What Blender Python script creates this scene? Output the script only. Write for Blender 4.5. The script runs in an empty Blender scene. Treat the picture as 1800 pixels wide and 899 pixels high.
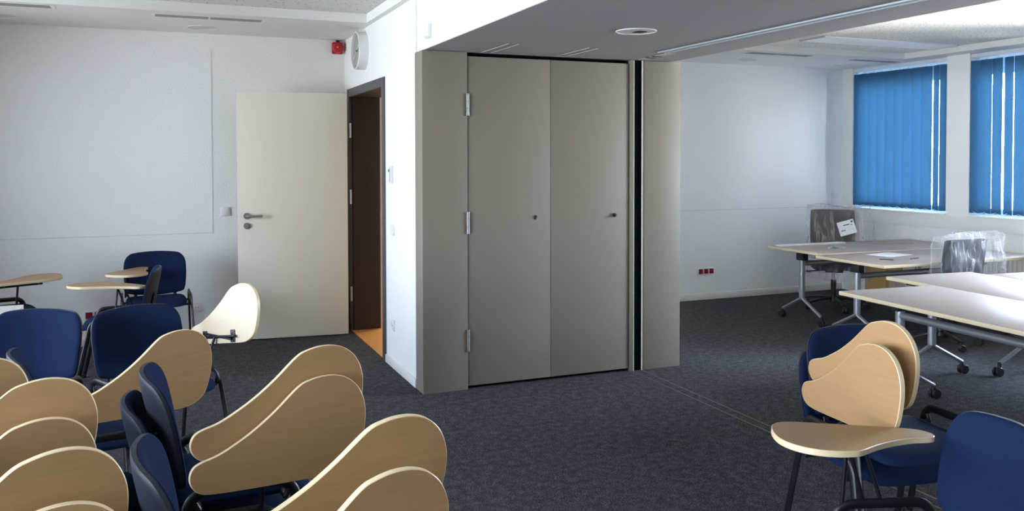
import bpy, bmesh, math, random
from math import sin, cos, pi, radians as rad
from mathutils import Vector, Matrix
random.seed(7)
SC = bpy.context.scene
COL = SC.collection

# ------------------------------------------------------------------ materials
def new_mat(name):
    m = bpy.data.materials.new(name); m.use_nodes = True
    nt = m.node_tree; nt.nodes.clear()
    out = nt.nodes.new('ShaderNodeOutputMaterial')
    b = nt.nodes.new('ShaderNodeBsdfPrincipled')
    nt.links.new(b.outputs[0], out.inputs[0])
    return m, nt, b, out

def srgb(r, g, b):
    f = lambda c: (c/255/12.92) if c/255 <= .04045 else ((c/255+.055)/1.055)**2.4
    return (f(r), f(g), f(b), 1)

def mat(name, col, rough=.5, metal=0, spec=.5, noise=None, bump=None, sheen=0, coord='Object'):
    """noise=(scale, amount, stretch) mottles the colour; bump=(scale, strength, distance)"""
    m, nt, b, out = new_mat(name)
    b.inputs['Base Color'].default_value = col
    b.inputs['Roughness'].default_value = rough
    b.inputs['Metallic'].default_value = metal
    b.inputs['Specular IOR Level'].default_value = spec
    if sheen:
        b.inputs['Sheen Weight'].default_value = sheen
        b.inputs['Sheen Roughness'].default_value = .5
    if noise or bump:
        tc = nt.nodes.new('ShaderNodeTexCoord')
    if noise:
        mp = nt.nodes.new('ShaderNodeMapping'); nt.links.new(tc.outputs[coord], mp.inputs[0])
        mp.inputs['Scale'].default_value = noise[2]
        n = nt.nodes.new('ShaderNodeTexNoise'); n.inputs['Scale'].default_value = noise[0]
        n.inputs['Detail'].default_value = 5; n.inputs['Roughness'].default_value = .65
        nt.links.new(mp.outputs[0], n.inputs['Vector'])
        r = nt.nodes.new('ShaderNodeMapRange'); r.inputs[1].default_value = .3; r.inputs[2].default_value = .7
        r.inputs[3].default_value = 1-noise[1]; r.inputs[4].default_value = 1+noise[1]
        nt.links.new(n.outputs[0], r.inputs[0])
        mx = nt.nodes.new('ShaderNodeVectorMath'); mx.operation = 'SCALE'
        mx.inputs[0].default_value = col[:3]; nt.links.new(r.outputs[0], mx.inputs['Scale'])
        nt.links.new(mx.outputs[0], b.inputs['Base Color'])
    if bump:
        n2 = nt.nodes.new('ShaderNodeTexNoise'); n2.inputs['Scale'].default_value = bump[0]
        n2.inputs['Detail'].default_value = 3
        nt.links.new(tc.outputs[coord], n2.inputs['Vector'])
        bp = nt.nodes.new('ShaderNodeBump'); bp.inputs['Strength'].default_value = bump[1]
        bp.inputs['Distance'].default_value = bump[2]
        nt.links.new(n2.outputs[0], bp.inputs['Height']); nt.links.new(bp.outputs[0], b.inputs['Normal'])
    return m

ONE = (1, 1, 1)
M = {}
M['wall'] = mat('white_woodchip', srgb(233, 232, 229), .85, spec=.2, bump=(75, .7, .006))
M['seam'] = mat('wallpaper_seam', srgb(214, 214, 213), .9, spec=.1)
M['grille'] = mat('pale_grey_mesh', srgb(206, 206, 204), .7)
M['paint'] = mat('white_paint', srgb(232, 231, 227), .8, spec=.2)
M['skirt'] = mat('white_trim', srgb(222, 221, 216), .5)
M['soffit'] = mat('white_plasterboard', srgb(228, 226, 222), .85, spec=.2)
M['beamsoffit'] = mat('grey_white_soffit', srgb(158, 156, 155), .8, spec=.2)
M['laminate'] = mat('putty_laminate', srgb(133, 126, 113), .5, spec=.25)
M['leaf'] = mat('cream_door', srgb(222, 218, 198), .5, spec=.35)
M['darkframe'] = mat('anthracite_steel', srgb(76, 73, 76), .45)
M['brown'] = mat('dark_brown_door', srgb(50, 40, 36), .6)
M['black'] = mat('black_plastic', srgb(24, 24, 27), .45)
M['void'] = mat('shade_black', srgb(7, 7, 9), .95, spec=.05)  # near-black colour for the shade inside the slot and behind the door gaps
M['blacktube'] = mat('black_tube', srgb(16, 16, 20), .38, spec=.45)
M['chrome'] = mat('brushed_steel', srgb(190, 188, 185), .28, metal=1)
M['hinge'] = mat('satin_steel', srgb(150, 148, 146), .5, metal=.8)
M['tracklip'] = mat('brass_lip', srgb(112, 106, 98), .6, metal=.2)
M['ventdark'] = mat('vent_grey', srgb(150, 148, 144), .8)
M['silver'] = mat('silver_paint', srgb(168, 170, 174), .38, metal=.75)
M['alu'] = mat('aluminium_rail', srgb(196, 202, 208), .42, metal=.5)
M['white'] = mat('white_plastic', srgb(226, 225, 222), .4)
M['offwhite'] = mat('grey_plastic', srgb(176, 176, 174), .5)
M['glassface'] = mat('clock_face', srgb(150, 150, 147), .2)  # grey holds the shade lying on the dial glass
M['red'] = mat('red_plastic', srgb(172, 10, 30), .4)
M['redsocket'] = mat('dark_red_plastic', srgb(140, 10, 36), .4)
M['fabric'] = mat('navy_fabric', srgb(23, 37, 66), .97, spec=.1, noise=(220, .18, ONE), bump=(700, .5, .002))
M['shell'] = mat('dark_shell', srgb(24, 28, 40), .52, spec=.35, bump=(500, .15, .001))
M['fabgrey'] = mat('grey_brown_fabric', srgb(92, 86, 84), .95, spec=.1, noise=(300, .15, ONE))
M['fabdark'] = mat('charcoal_fabric', srgb(46, 50, 56), .95, spec=.1, noise=(300, .15, ONE))
M['beech'] = mat('beech_laminate', srgb(162, 127, 86), .42, spec=.4, noise=(9, .07, (.7, 7, 7)))
M['edge'] = mat('pale_edging', srgb(216, 196, 156), .4)
M['under'] = mat('pale_underside', srgb(206, 190, 160), .5, noise=(9, .03, (.7, 7, 7)))
M['tabletop'] = mat('pinkish_beech_top', srgb(156, 143, 133), .42, spec=.4, noise=(7, .03, (1, 8, 8)))
M['tableedge'] = mat('table_edging', srgb(212, 196, 160), .4)
M['greytop'] = mat('light_grey_top', srgb(226, 224, 218), .4)
M['parquet'] = mat('oak_floor', srgb(206, 150, 84), .4, noise=(12, .12, (1, 5, 1)))
M['paper'] = mat('paper', srgb(232, 233, 236), .8, noise=(60, .03, ONE))
M['ink'] = mat('ink', srgb(70, 72, 80), .8)
M['card'] = mat('cardboard', srgb(190, 152, 96), .85, noise=(40, .05, ONE))
M['copper'] = mat('reddish_strip', srgb(186, 128, 100), .5)
M['panellight'] = mat('opal_panel', srgb(244, 244, 242), .5)
M['concrete'] = mat('pale_ground', srgb(150, 150, 148), .9)
M['winframe'] = mat('white_window_frame', srgb(214, 216, 218), .45)

# carpet: dark blue grey with light and brown flecks
def carpet():
    m, nt, b, out = new_mat('anthracite_needle_felt')
    tc = nt.nodes.new('ShaderNodeTexCoord')
    n = nt.nodes.new('ShaderNodeTexNoise'); n.inputs['Scale'].default_value = 130; n.inputs['Detail'].default_value = 4
    n2 = nt.nodes.new('ShaderNodeTexNoise'); n2.inputs['Scale'].default_value = 22; n2.inputs['Detail'].default_value = 3
    for a in (n, n2): nt.links.new(tc.outputs['Object'], a.inputs['Vector'])
    r = nt.nodes.new('ShaderNodeValToRGB'); e = r.color_ramp.elements
    e[0].position = .34; e[0].color = srgb(43, 44, 48); e[1].position = .68; e[1].color = srgb(104, 102, 102)
    x = e.new(.52); x.color = srgb(67, 67, 71)
    mx = nt.nodes.new('ShaderNodeMath'); mx.operation = 'MULTIPLY_ADD'; mx.inputs[1].default_value = .35; mx.inputs[2].default_value = -.175
    ad = nt.nodes.new('ShaderNodeMath'); ad.operation = 'ADD'
    nt.links.new(n2.outputs[0], mx.inputs[0]); nt.links.new(mx.outputs[0], ad.inputs[0]); nt.links.new(n.outputs[0], ad.inputs[1])
    nt.links.new(ad.outputs[0], r.inputs[0]); nt.links.new(r.outputs[0], b.inputs['Base Color'])
    b.inputs['Roughness'].default_value = .97; b.inputs['Specular IOR Level'].default_value = .08
    bp = nt.nodes.new('ShaderNodeBump'); bp.inputs['Strength'].default_value = .5; bp.inputs['Distance'].default_value = .004
    nt.links.new(n.outputs[0], bp.inputs['Height']); nt.links.new(bp.outputs[0], b.inputs['Normal'])
    return m
M['carpet'] = carpet()

# acoustic boards: white with scattered dark perforations
def acoustic(name, scale, size, col, dark):
    m, nt, b, out = new_mat(name)
    tc = nt.nodes.new('ShaderNodeTexCoord')
    v = nt.nodes.new('ShaderNodeTexVoronoi'); v.inputs['Scale'].default_value = scale
    nt.links.new(tc.outputs['Object'], v.inputs['Vector'])
    lt = nt.nodes.new('ShaderNodeMath'); lt.operation = 'LESS_THAN'; lt.inputs[1].default_value = size
    nt.links.new(v.outputs['Distance'], lt.inputs[0])
    mx = nt.nodes.new('ShaderNodeMix'); mx.data_type = 'RGBA'
    mx.inputs[6].default_value = col; mx.inputs[7].default_value = dark
    nt.links.new(lt.outputs[0], mx.inputs[0]); nt.links.new(mx.outputs[2], b.inputs['Base Color'])
    b.inputs['Roughness'].default_value = .9; b.inputs['Specular IOR Level'].default_value = .1
    return m
M['perf'] = acoustic('perforated_board', 26, .17, srgb(214, 212, 208), srgb(96, 94, 92))
M['fissure'] = acoustic('fissured_board', 42, .26, srgb(226, 222, 214), srgb(168, 160, 150))

def blind_mat():
    m, nt, b, out = new_mat('blue_blind_fabric')
    b.inputs['Base Color'].default_value = srgb(66, 108, 144); b.inputs['Roughness'].default_value = .8
    b.inputs['Specular IOR Level'].default_value = .15
    t = nt.nodes.new('ShaderNodeBsdfTranslucent'); t.inputs[0].default_value = srgb(104, 140, 162)
    mx = nt.nodes.new('ShaderNodeMixShader'); mx.inputs[0].default_value = .3
    nt.links.new(b.outputs[0], mx.inputs[1]); nt.links.new(t.outputs[0], mx.inputs[2]); nt.links.new(mx.outputs[0], out.inputs[0])
    return m
M['blind'] = blind_mat()

def film():
    m, nt, b, out = new_mat('clear_polythene')
    tr = nt.nodes.new('ShaderNodeBsdfTransparent'); tr.inputs[0].default_value = (.97, .97, .98, 1)
    b.inputs['Base Color'].default_value = (.92, .94, .97, 1); b.inputs['Roughness'].default_value = .3
    b.inputs['Specular IOR Level'].default_value = .6
    tc = nt.nodes.new('ShaderNodeTexCoord')
    n = nt.nodes.new('ShaderNodeTexNoise'); n.inputs['Scale'].default_value = 9; n.inputs['Detail'].default_value = 6
    n.inputs['Distortion'].default_value = 1.5
    nt.links.new(tc.outputs['Object'], n.inputs['Vector'])
    bp = nt.nodes.new('ShaderNodeBump'); bp.inputs['Strength'].default_value = .15; bp.inputs['Distance'].default_value = .02
    nt.links.new(n.outputs[0], bp.inputs['Height']); nt.links.new(bp.outputs[0], b.inputs['Normal'])
    n2 = nt.nodes.new('ShaderNodeTexNoise'); n2.inputs['Scale'].default_value = 14; n2.inputs['Detail'].default_value = 5
    n2.inputs['Distortion'].default_value = 1.2
    mp2 = nt.nodes.new('ShaderNodeMapping'); mp2.inputs['Scale'].default_value = (1.6, 1.6, .3); mp2.inputs['Rotation'].default_value = (.5, .3, 0)
    nt.links.new(tc.outputs['Object'], mp2.inputs[0]); nt.links.new(mp2.outputs[0], n2.inputs['Vector'])
    lw = nt.nodes.new('ShaderNodeLayerWeight'); lw.inputs[0].default_value = .25
    r = nt.nodes.new('ShaderNodeMapRange'); r.inputs[1].default_value = .50; r.inputs[2].default_value = .72
    r.inputs[3].default_value = .03; r.inputs[4].default_value = .27  # whiter streaks put the sheen of the folds into the opacity
    nt.links.new(n2.outputs[0], r.inputs[0])
    a = nt.nodes.new('ShaderNodeMath'); a.operation = 'MULTIPLY_ADD'; a.inputs[1].default_value = .22; a.use_clamp = True
    nt.links.new(lw.outputs['Facing'], a.inputs[0]); nt.links.new(r.outputs[0], a.inputs[2])
    mx = nt.nodes.new('ShaderNodeMixShader')
    nt.links.new(a.outputs[0], mx.inputs[0]); nt.links.new(tr.outputs[0], mx.inputs[1]); nt.links.new(b.outputs[0], mx.inputs[2])
    nt.links.new(mx.outputs[0], out.inputs[0])
    return m
M['film'] = film()

def glass():
    m, nt, b, out = new_mat('window_glass')
    tr = nt.nodes.new('ShaderNodeBsdfTransparent'); gl = nt.nodes.new('ShaderNodeBsdfGlossy'); gl.inputs['Roughness'].default_value = .02
    fr = nt.nodes.new('ShaderNodeFresnel'); mx = nt.nodes.new('ShaderNodeMixShader')
    nt.links.new(fr.outputs[0], mx.inputs[0]); nt.links.new(tr.outputs[0], mx.inputs[1]); nt.links.new(gl.outputs[0], mx.inputs[2])
    nt.links.new(mx.outputs[0], out.inputs[0]); return m
M['glass'] = glass()

# ------------------------------------------------------------------ mesh helpers
class MB:
    """collects shapes for ONE mesh"""
    def __init__(s): s.v = []; s.f = []; s.mi = []; s.mats = []; s.flat = set()
    def mslot(s, m):
        if m not in s.mats: s.mats.append(m)
        return s.mats.index(m)
    def add(s, vs, fs, m):
        b = len(s.v); k = s.mslot(m); s.v += [tuple(v) for v in vs]
        for f in fs: s.f.append(tuple(b+i for i in f)); s.mi.append(k)
    def bm(s, bm, m):
        bm.verts.index_update()
        s.add([v.co for v in bm.verts], [[v.index for v in f.verts] for f in bm.faces], m); bm.free()
    def box(s, a, b, m, bevel=0, mx=None):
        bm = bmesh.new(); bmesh.ops.create_cube(bm, size=1)
        for v in bm.verts: v.co = Vector([(a[i]+b[i])/2 + v.co[i]*(b[i]-a[i]) for i in range(3)])
        if bevel: bmesh.ops.bevel(bm, geom=bm.edges[:], offset=bevel, segments=2, profile=.5, affect='EDGES')
        if mx: bmesh.ops.transform(bm, matrix=mx, verts=bm.verts)
        k = len(s.f); s.bm(bm, m); s.flat.update(range(k, len(s.f))); return s
    def tube(s, pts, r, m, r2=None, n=10, side=None, closed=False):
        """sweep of a round (or oval: r along 'side', r2 across) section along pts"""
        P = [Vector(p) for p in pts]; r2 = r2 or r; rings = []
        prev = None
        for i, p in enumerate(P):
            t = ((P[i]-P[i-1]).normalized() if i else Vector()) + ((P[i+1]-P[i]).normalized() if i < len(P)-1 else Vector())
            t.normalize()
            if side is not None:
                b = Vector(side); b = (b - t*b.dot(t)).normalized()
            else:
                if prev is None:
                    b = t.orthogonal().normalized()
                else:
                    b = (prev - t*prev.dot(t)).normalized()
                prev = b
            c = t.cross(b)
            rings.append([p + b*(r*cos(2*pi*k/n)) + c*(r2*sin(2*pi*k/n)) for k in range(n)])
        vs = [v for R in rings for v in R]; fs = []
        for i in range(len(rings)-1):
            for k in range(n): fs.append((i*n+k, i*n+(k+1) % n, (i+1)*n+(k+1) % n, (i+1)*n+k))
        fs.append(tuple(range(n))[::-1]); fs.append(tuple((len(rings)-1)*n+k for k in range(n)))
        s.add(vs, fs, m); return s
    def cyl(s, a, b, r, m, r2=None, n=20):
        a, b = Vector(a), Vector(b); t = (b-a).normalized(); u = t.orthogonal().normalized(); w = t.cross(u)
        r2 = r if r2 is None else r2
        vs = [a+u*(r*cos(2*pi*k/n))+w*(r*sin(2*pi*k/n)) for k in range(n)] + [b+u*(r2*cos(2*pi*k/n))+w*(r2*sin(2*pi*k/n)) for k in range(n)]
        fs = [(k, (k+1) % n, n+(k+1) % n, n+k) for k in range(n)] + [tuple(range(n))[::-1], tuple(range(n, 2*n))]
        s.add(vs, fs, m); return s
    def lathe(s, prof, o, ax, m, n=28):
        """prof = [(radius, height)] turned round axis ax at o"""
        o = Vector(o); t = Vector(ax).normalized(); u = t.orthogonal().normalized(); w = t.cross(u)
        vs = [o+t*h+u*(r*cos(2*pi*k/n))+w*(r*sin(2*pi*k/n)) for r, h in prof for k in range(n)]
        fs = [(i*n+k, i*n+(k+1) % n, (i+1)*n+(k+1) % n, (i+1)*n+k) for i in range(len(prof)-1) for k in range(n)]
        fs.append(tuple(range(n))[::-1]); fs.append(tuple((len(prof)-1)*n+k for k in range(n)))
        s.add(vs, fs, m); return s
    def mesh(s, name, smooth=40):
        me = bpy.data.meshes.new(name); me.from_pydata(s.v, [], s.f)
        for m in s.mats: me.materials.append(M[m])
        me.polygons.foreach_set('material_index', s.mi)
        bm = bmesh.new(); bm.from_mesh(me); bmesh.ops.recalc_face_normals(bm, faces=bm.faces); bm.to_mesh(me); bm.free()
        if smooth:
            me.polygons.foreach_set('use_smooth', [i not in s.flat for i in range(len(me.polygons))]); me.set_sharp_from_angle(angle=rad(smooth))
        me.update(); return me
    def build(s, name, parent=None, smooth=40):
        return link(name, s.mesh(name, smooth), parent)

def link(name, me, parent=None):
    o = bpy.data.objects.new(name, me); COL.objects.link(o)
    if parent: o.parent = parent
    return o
def empty(name, label, cat, loc=(0, 0, 0), rz=0, group=None):
    o = bpy.data.objects.new(name, None); COL.objects.link(o); o.empty_display_size = .1
    o.location = loc; o.rotation_euler = (0, 0, rz); return tag(o, label, cat, group)
def tag(o, label, cat, group=None):
    o['label'] = label; o['category'] = cat
    if group: o['group'] = group
    return o
def struct(o, label=None):
    o['kind'] = 'structure'
    if label: o['label'] = label
    return o
def sbox(name, a, b, m, bevel=0, label=None):
    return struct(MB().box(a, b, m, bevel).build(name), label)

def fillet(pts, rs, n=6):
    P = [Vector(p) for p in pts]; out = [P[0]]
    for i in range(1, len(P)-1):
        r = rs[i-1] if isinstance(rs, (list, tuple)) else rs
        a, b, c = P[i-1], P[i], P[i+1]; u = (a-b).normalized(); w = (c-b).normalized()
        p0, p1 = b+u*r, b+w*r
        for k in range(n+1):
            t = k/n; out.append(p0*(1-t)**2 + b*2*t*(1-t) + p1*t*t)
    out.append(P[-1]); return out

def wall_panels(name, ax, pos, thick, u0, u1, z0, z1, holes, m):
    """a wall with rectangular holes [(ua,ub,za,zb)]; ax = axis of its normal"""
    mb = MB(); us = sorted({u0, u1, *[h[0] for h in holes], *[h[1] for h in holes]}); zs = sorted({z0, z1, *[h[2] for h in holes], *[h[3] for h in holes]})
    for i in range(len(us)-1):
        for k in range(len(zs)-1):
            uc, zc = (us[i]+us[i+1])/2, (zs[k]+zs[k+1])/2
            if any(h[0] < uc < h[1] and h[2] < zc < h[3] for h in holes): continue
            if ax == 'x': mb.box((min(pos, pos+thick), us[i], zs[k]), (max(pos, pos+thick), us[i+1], zs[k+1]), m)
            else: mb.box((us[i], min(pos, pos+thick), zs[k]), (us[i+1], max(pos, pos+thick), zs[k+1]), m)
    return struct(mb.build(name, smooth=0))

# ------------------------------------------------------------------ room constants (metres)
XL, XR = -3.3, 7.65         # window walls, left room and right room
YB, YF = 8.04, -4.0         # far wall, wall behind the camera
X2 = 1.655                  # wall with the passage door
BX0, BX1 = 1.668, 3.61      # beam over the partition line
BZ = 2.325                  # its underside
ZL, ZLT = 2.70, 2.772       # left ceiling: soffit, raised field
ZR, ZRT = 2.648, 2.708      # right ceiling
YP = 5.494                  # front of the partition cupboard

# floor
mb = MB(); mb.box((XL-.3, YF-.2, -.1), (XR+.3, YB+.2, 0), 'carpet'); f = struct(mb.build('floor'))
sbox('floor', (X2+.0, 6.50, .0005), (3.6, 13.2, .004), 'parquet')

# far walls
wall_panels('wall_back', 'y', YB, .2, XL-.2, X2+.05, 0, 3.0, [], 'wall')
wall_panels('wall_back', 'y', 7.95, .2, 3.60, XR+.2, 0, 3.0, [], 'wall')
WF = []
wall_panels('wall_front', 'y', YF, -.2, XL-.2, XR+.2, 0, 3.0, WF, 'wall')
WL = [(-2.6, -.6, .55, 2.5), (-.4, 1.6, .55, 2.5), (1.8, 3.8, .55, 2.5), (4.8, 6.5, .65, 2.45)]
wall_panels('wall_left', 'x', XL, -.3, YF-.2, YB+.2, 0, 3.0, WL, 'wall')
WR = [(6.487, 7.795, 1.0, 2.648), (4.905, 6.215, 1.0, 2.648), (3.33, 4.63, 1.0, 2.648)]
wall_panels('wall_right', 'x', XR, .28, YF-.2, YB+.2, 0, 3.0, WR, 'wall')
# passage wall, turned 1.2 degrees
pw = Matrix.Translation((0, 0, 0))
def passage_wall():
    mb = MB(); y0, y1 = 5.665, YB; oy0, oy1, oz = 6.52, 7.86, 2.20
    for (a, b, z0, z1) in ((y0, oy0, 0, BZ+.5), (oy0, oy1, oz, BZ+.5), (oy1, y1, 0, BZ+.5)):
        mb.box((X2, a, z0), (X2+.30, b, z1), 'wall')
    return struct(mb.build('wall_passage', smooth=0))
passage_wall()
# beam over the partition line
sbox('wall_beam', (BX0, YF, BZ), (BX1, 6.40, 3.0), 'wall')
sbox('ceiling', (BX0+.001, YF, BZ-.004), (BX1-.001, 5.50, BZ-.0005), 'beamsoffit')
# block behind the cupboard
sbox('wall_store', (3.45, 5.70, 0), (3.685, 7.95, 3.0), 'wall')
sbox('wall_store', (1.96, 6.25, 0), (3.5, 6.40, 3.0), 'wall')
# ceilings
mb = MB()
mb.box((XL, 6.90, ZL), (BX0+.02, YB, 3.0), 'soffit'); mb.box((X2-.052, YF, ZL), (BX0, 6.90, 3.0), 'soffit')
mb.box((XL, YF, ZL), (XL+1.1, 6.9, 3.0), 'soffit'); mb.box((XL+1.1, YF, ZL), (X2-.052, YF+1.1, 3.0), 'soffit')
struct(mb.build('ceiling', smooth=0))
struct(MB().box((XL+1.1, YF+1.1, ZLT), (X2-.052, 6.90, 3.0), 'perf').build('ceiling', smooth=0))
mb = MB()
mb.box((BX1, 6.835, ZR), (XR, 7.95, 3.0), 'soffit'); mb.box((7.43, YF, ZR), (XR, 6.835, 3.0), 'soffit'); mb.box((BX1, YF, ZR), (7.43, YF+1.1, 3.0), 'soffit')
struct(mb.build('ceiling', smooth=0))
struct(MB().box((BX1, YF+1.1, ZRT), (7.43, 6.835, 3.0), 'fissure').build('ceiling', smooth=0))
# baseboards
sbox('baseboard_back', (XL, YB-.014, 0), (X2, YB, .062), 'skirt', .004)
sbox('baseboard_right', (3.685, 7.95-.014, 0), (XR, 7.95, .075), 'skirt', .004)
sbox('baseboard_passage', (X2-.012, 5.67, 0), (X2, 6.505, .062), 'skirt', .003)
# hairline joints of the boxed-in panel on the far wall
sbox('trim_1', (XL, YB-.003, .926), (.465, YB, .934), 'seam')
sbox('trim_2', (.461, YB-.003, .926), (.469, YB, 2.55), 'seam')
sbox('trim_3', (3.69, 7.947, 1.000), (XR, 7.95, 1.008), 'seam')
# partition track: two steel lips in the carpet, twin rails in the soffit
mb = MB()
for x in (3.268, 3.345): mb.box((x, YF, 0), (x+.004, 5.50, .002), 'tracklip')
struct(mb.build('trim_4', smooth=0))
mb = MB()
for x, w in ((3.185, .022), (3.238, .024)): mb.box((x, YF, BZ-.012), (x+w, 5.02, BZ-.004), 'alu')
mb.box((3.21, YF, BZ-.008), (3.236, 5.02, BZ-.004), 'offwhite')
for x in (2.07, 2.14, 2.64, 2.71): mb.box((x, 5.0, BZ-.007), (x+.006, 5.50, BZ-.004), 'offwhite')
mb.box((3.282, 5.05, BZ-.007), (3.350, 5.44, BZ-.004), 'offwhite')
for y in (5.22, 5.30): mb.box((3.282, y, BZ-.009), (3.350, y+.03, BZ-.004), 'black')
struct(mb.build('trim_5', smooth=0))

# ------------------------------------------------------------------ passage door: dark frame, lining, cream leaf
fx = X2
dm = bpy.data.objects.new('door_1', None); COL.objects.link(dm); struct(dm, 'anthracite steel frame of the open passage door')
oy0, oy1, oz = 6.585, 7.80, 2.155
mb = MB()
for a, b, z0, z1 in ((oy0-.078, oy0, 0, oz+.075), (oy1, oy1+.078, 0, oz+.075), (oy0, oy1, oz, oz+.075)):
    mb.box((fx-.014, a, z0), (fx+.02, b, z1), 'darkframe', .004)
mb.build('frame', dm)
mb = MB(); mb.box((fx+.02, oy1-.012, 0), (fx+.272, oy1+.06, oz), 'brown'); mb.box((fx+.02, oy0-.06, 0), (fx+.272, oy0, oz), 'darkframe')
mb.box((fx+.02, oy0-.06, oz), (fx+.272, oy1+.06, oz+.04), 'brown')
mb.build('lining', dm)
mb = MB()
for z in (1.78, 1.18, .30): mb.cyl((fx-.030, 7.655, z), (fx-.030, 7.655, z+.13), .009, 'silver')
mb.build('hinge', dm)
# the leaf stands open against the far wall
lf = bpy.data.objects.new('door_2', None); COL.objects.link(lf); struct(lf, 'cream door leaf standing open against the white wall')
lf.location = (1.592, 7.635, 0); lf.rotation_euler = (0, 0, rad(180-6.5))
MB().box((0, -.04, .008), (.945, 0, 2.175), 'leaf', .003).build('leaf', lf)
h = MB(); h.cyl((.868, 0, 1.092), (.868, .010, 1.092), .028, 'hinge'); h.tube(fillet([(.868, .008, 1.092), (.868, .055, 1.092), (.735, .055, 1.092)], .02), .0105, 'hinge')
h.build('handle', lf)
k = MB(); k.cyl((.868, 0, 1.005), (.868, .010, 1.005), .028, 'hinge'); k.cyl((.868, .010, 1.005), (.868, .022, 1.005), .016, 'hinge'); k.build('cylinder_rose', lf)
k = MB(); k.box((.943, -.03, 1.08), (.948, -.01, 1.12), 'chrome'); k.build('latch', lf)
# corridor beyond
sbox('wall_corridor', (3.6, 6.40, 0), (3.7, 13.2, 2.9), 'paint'); sbox('wall_corridor', (X2+.30, YB, 0), (X2+.36, 13.2, 2.9), 'paint')
sbox('wall_corridor', (X2, 13.2, 0), (3.7, 13.3, 2.9), 'paint'); sbox('ceiling', (X2, 6.3, 2.80), (3.7, 13.3, 2.9), 'paint')
sbox('door_3', (2.2, 13.14, .004), (3.55, 13.2, 2.12), 'brown', .004)

# ------------------------------------------------------------------ cupboard for the movable partition
cb = empty('partition_cupboard', 'tall putty-grey built-in cupboard with folding partition doors beside the passage', 'cupboard', (0, YP, 0))
L = 'laminate'
MB().box((1.648, 0, 0), (1.969, .17, 2.318), L, .002).build('side_panel', cb)
MB().box((3.372, 0, 0), (3.689, .20, 2.318), L, .002).build('side_panel', cb)
d = MB().box((1.974, .010, .022), (2.6005, .050, 2.292), L, .0015).build('door', cb)
kh = MB(); kh.cyl((2.482, .006, 1.178), (2.482, .012, 1.178), .011, 'black'); kh.box((2.478, .006, 1.158), (2.486, .012, 1.176), 'black'); kh.build('keyhole', d)
for z in (1.885, 1.075, .265):
    h = MB()
    for k in range(3): h.cyl((1.9725, .002, z+k*.051), (1.9725, .002, z+k*.051+.048), .0105, 'hinge', n=14)
    h.build('hinge', d)
d2 = MB().box((2.6045, .010, .022), (3.241, .050, 2.292), L, .0015).build('door', cb)
kn = MB(); kn.cyl((3.121, -.002, 1.172), (3.121, .012, 1.172), .014, 'black'); kn.tube([(3.121, -.012, 1.172), (3.121, .0, 1.172)], .006, 'black'); kn.box((3.122, -.014, 1.166), (3.150, -.006, 1.172), 'chrome'); kn.build('key', d2)
st = MB(); st.box((3.250, 0, 0), (3.283, .03, 2.318), L, .002); st.box((3.279, -.002, 0), (3.2835, .20, 2.318), 'leaf'); st.box((3.351, -.002, 0), (3.356, .20, 2.318), 'leaf'); st.box((3.356, .003, 0), (3.372, .03, 2.318), L, .001); st.build('slot_frame', cb)
MB().box((3.2835, .008, 0), (3.351, .16, 2.318), 'void').build('slot_shade', cb)  # solid black filling stands in for the shade of the open slot
c = MB(); c.box((1.969, .055, 0), (3.25, .075, 2.318), 'void'); c.box((1.974, .075, 0), (3.36, .20, .02), 'void'); c.build('carcass', cb)

# ------------------------------------------------------------------ windows and blinds
def window(name, ax, x, s, y0, y1, z0, z1):
    o = bpy.data.objects.new(name, None); COL.objects.link(o); struct(o)
    mb = MB(); w = .07
    xa, xb = sorted((x+s*.16, x+s*.22))
    for a, b, c_, d_ in ((y0, y0+w, z0, z1), (y1-w, y1, z0, z1), (y0+w, y1-w, z0, z0+w), (y0+w, y1-w, z1-w, z1)):
        mb.box((xa, a, c_), (xb, b, d_), 'winframe', .004)
    mb.build('window_frame', o)
    MB().box((x+s*.185, y0+w, z0+w), (x+s*.193, y1-w, z1-w), 'glass').build('window_pane', o)
    return o
for i, h in enumerate(WR):
    window('window_%d' % (i+1), 'x', XR, 1, h[0], h[1], h[2], 2.5)
    sbox('trim_%d' % (10+i), (XR+.15, h[0], 2.5), (XR+.28, h[1], 2.648), 'paint')
for i, h in enumerate(WL): window('window_%d' % (i+4), 'x', XL, -1, *h)
sbox('trim_6', (XR-.012, YF, .845), (XR, YB-.09, .985), 'paint', .003)          # boxed parapet
for i, h in enumerate(WR[:3]): sbox('trim_%d' % (7+i), (XR-.035, h[0]-.02, .985), (XR+.16, h[1]+.005, 1.002), 'paint', .003)

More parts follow.
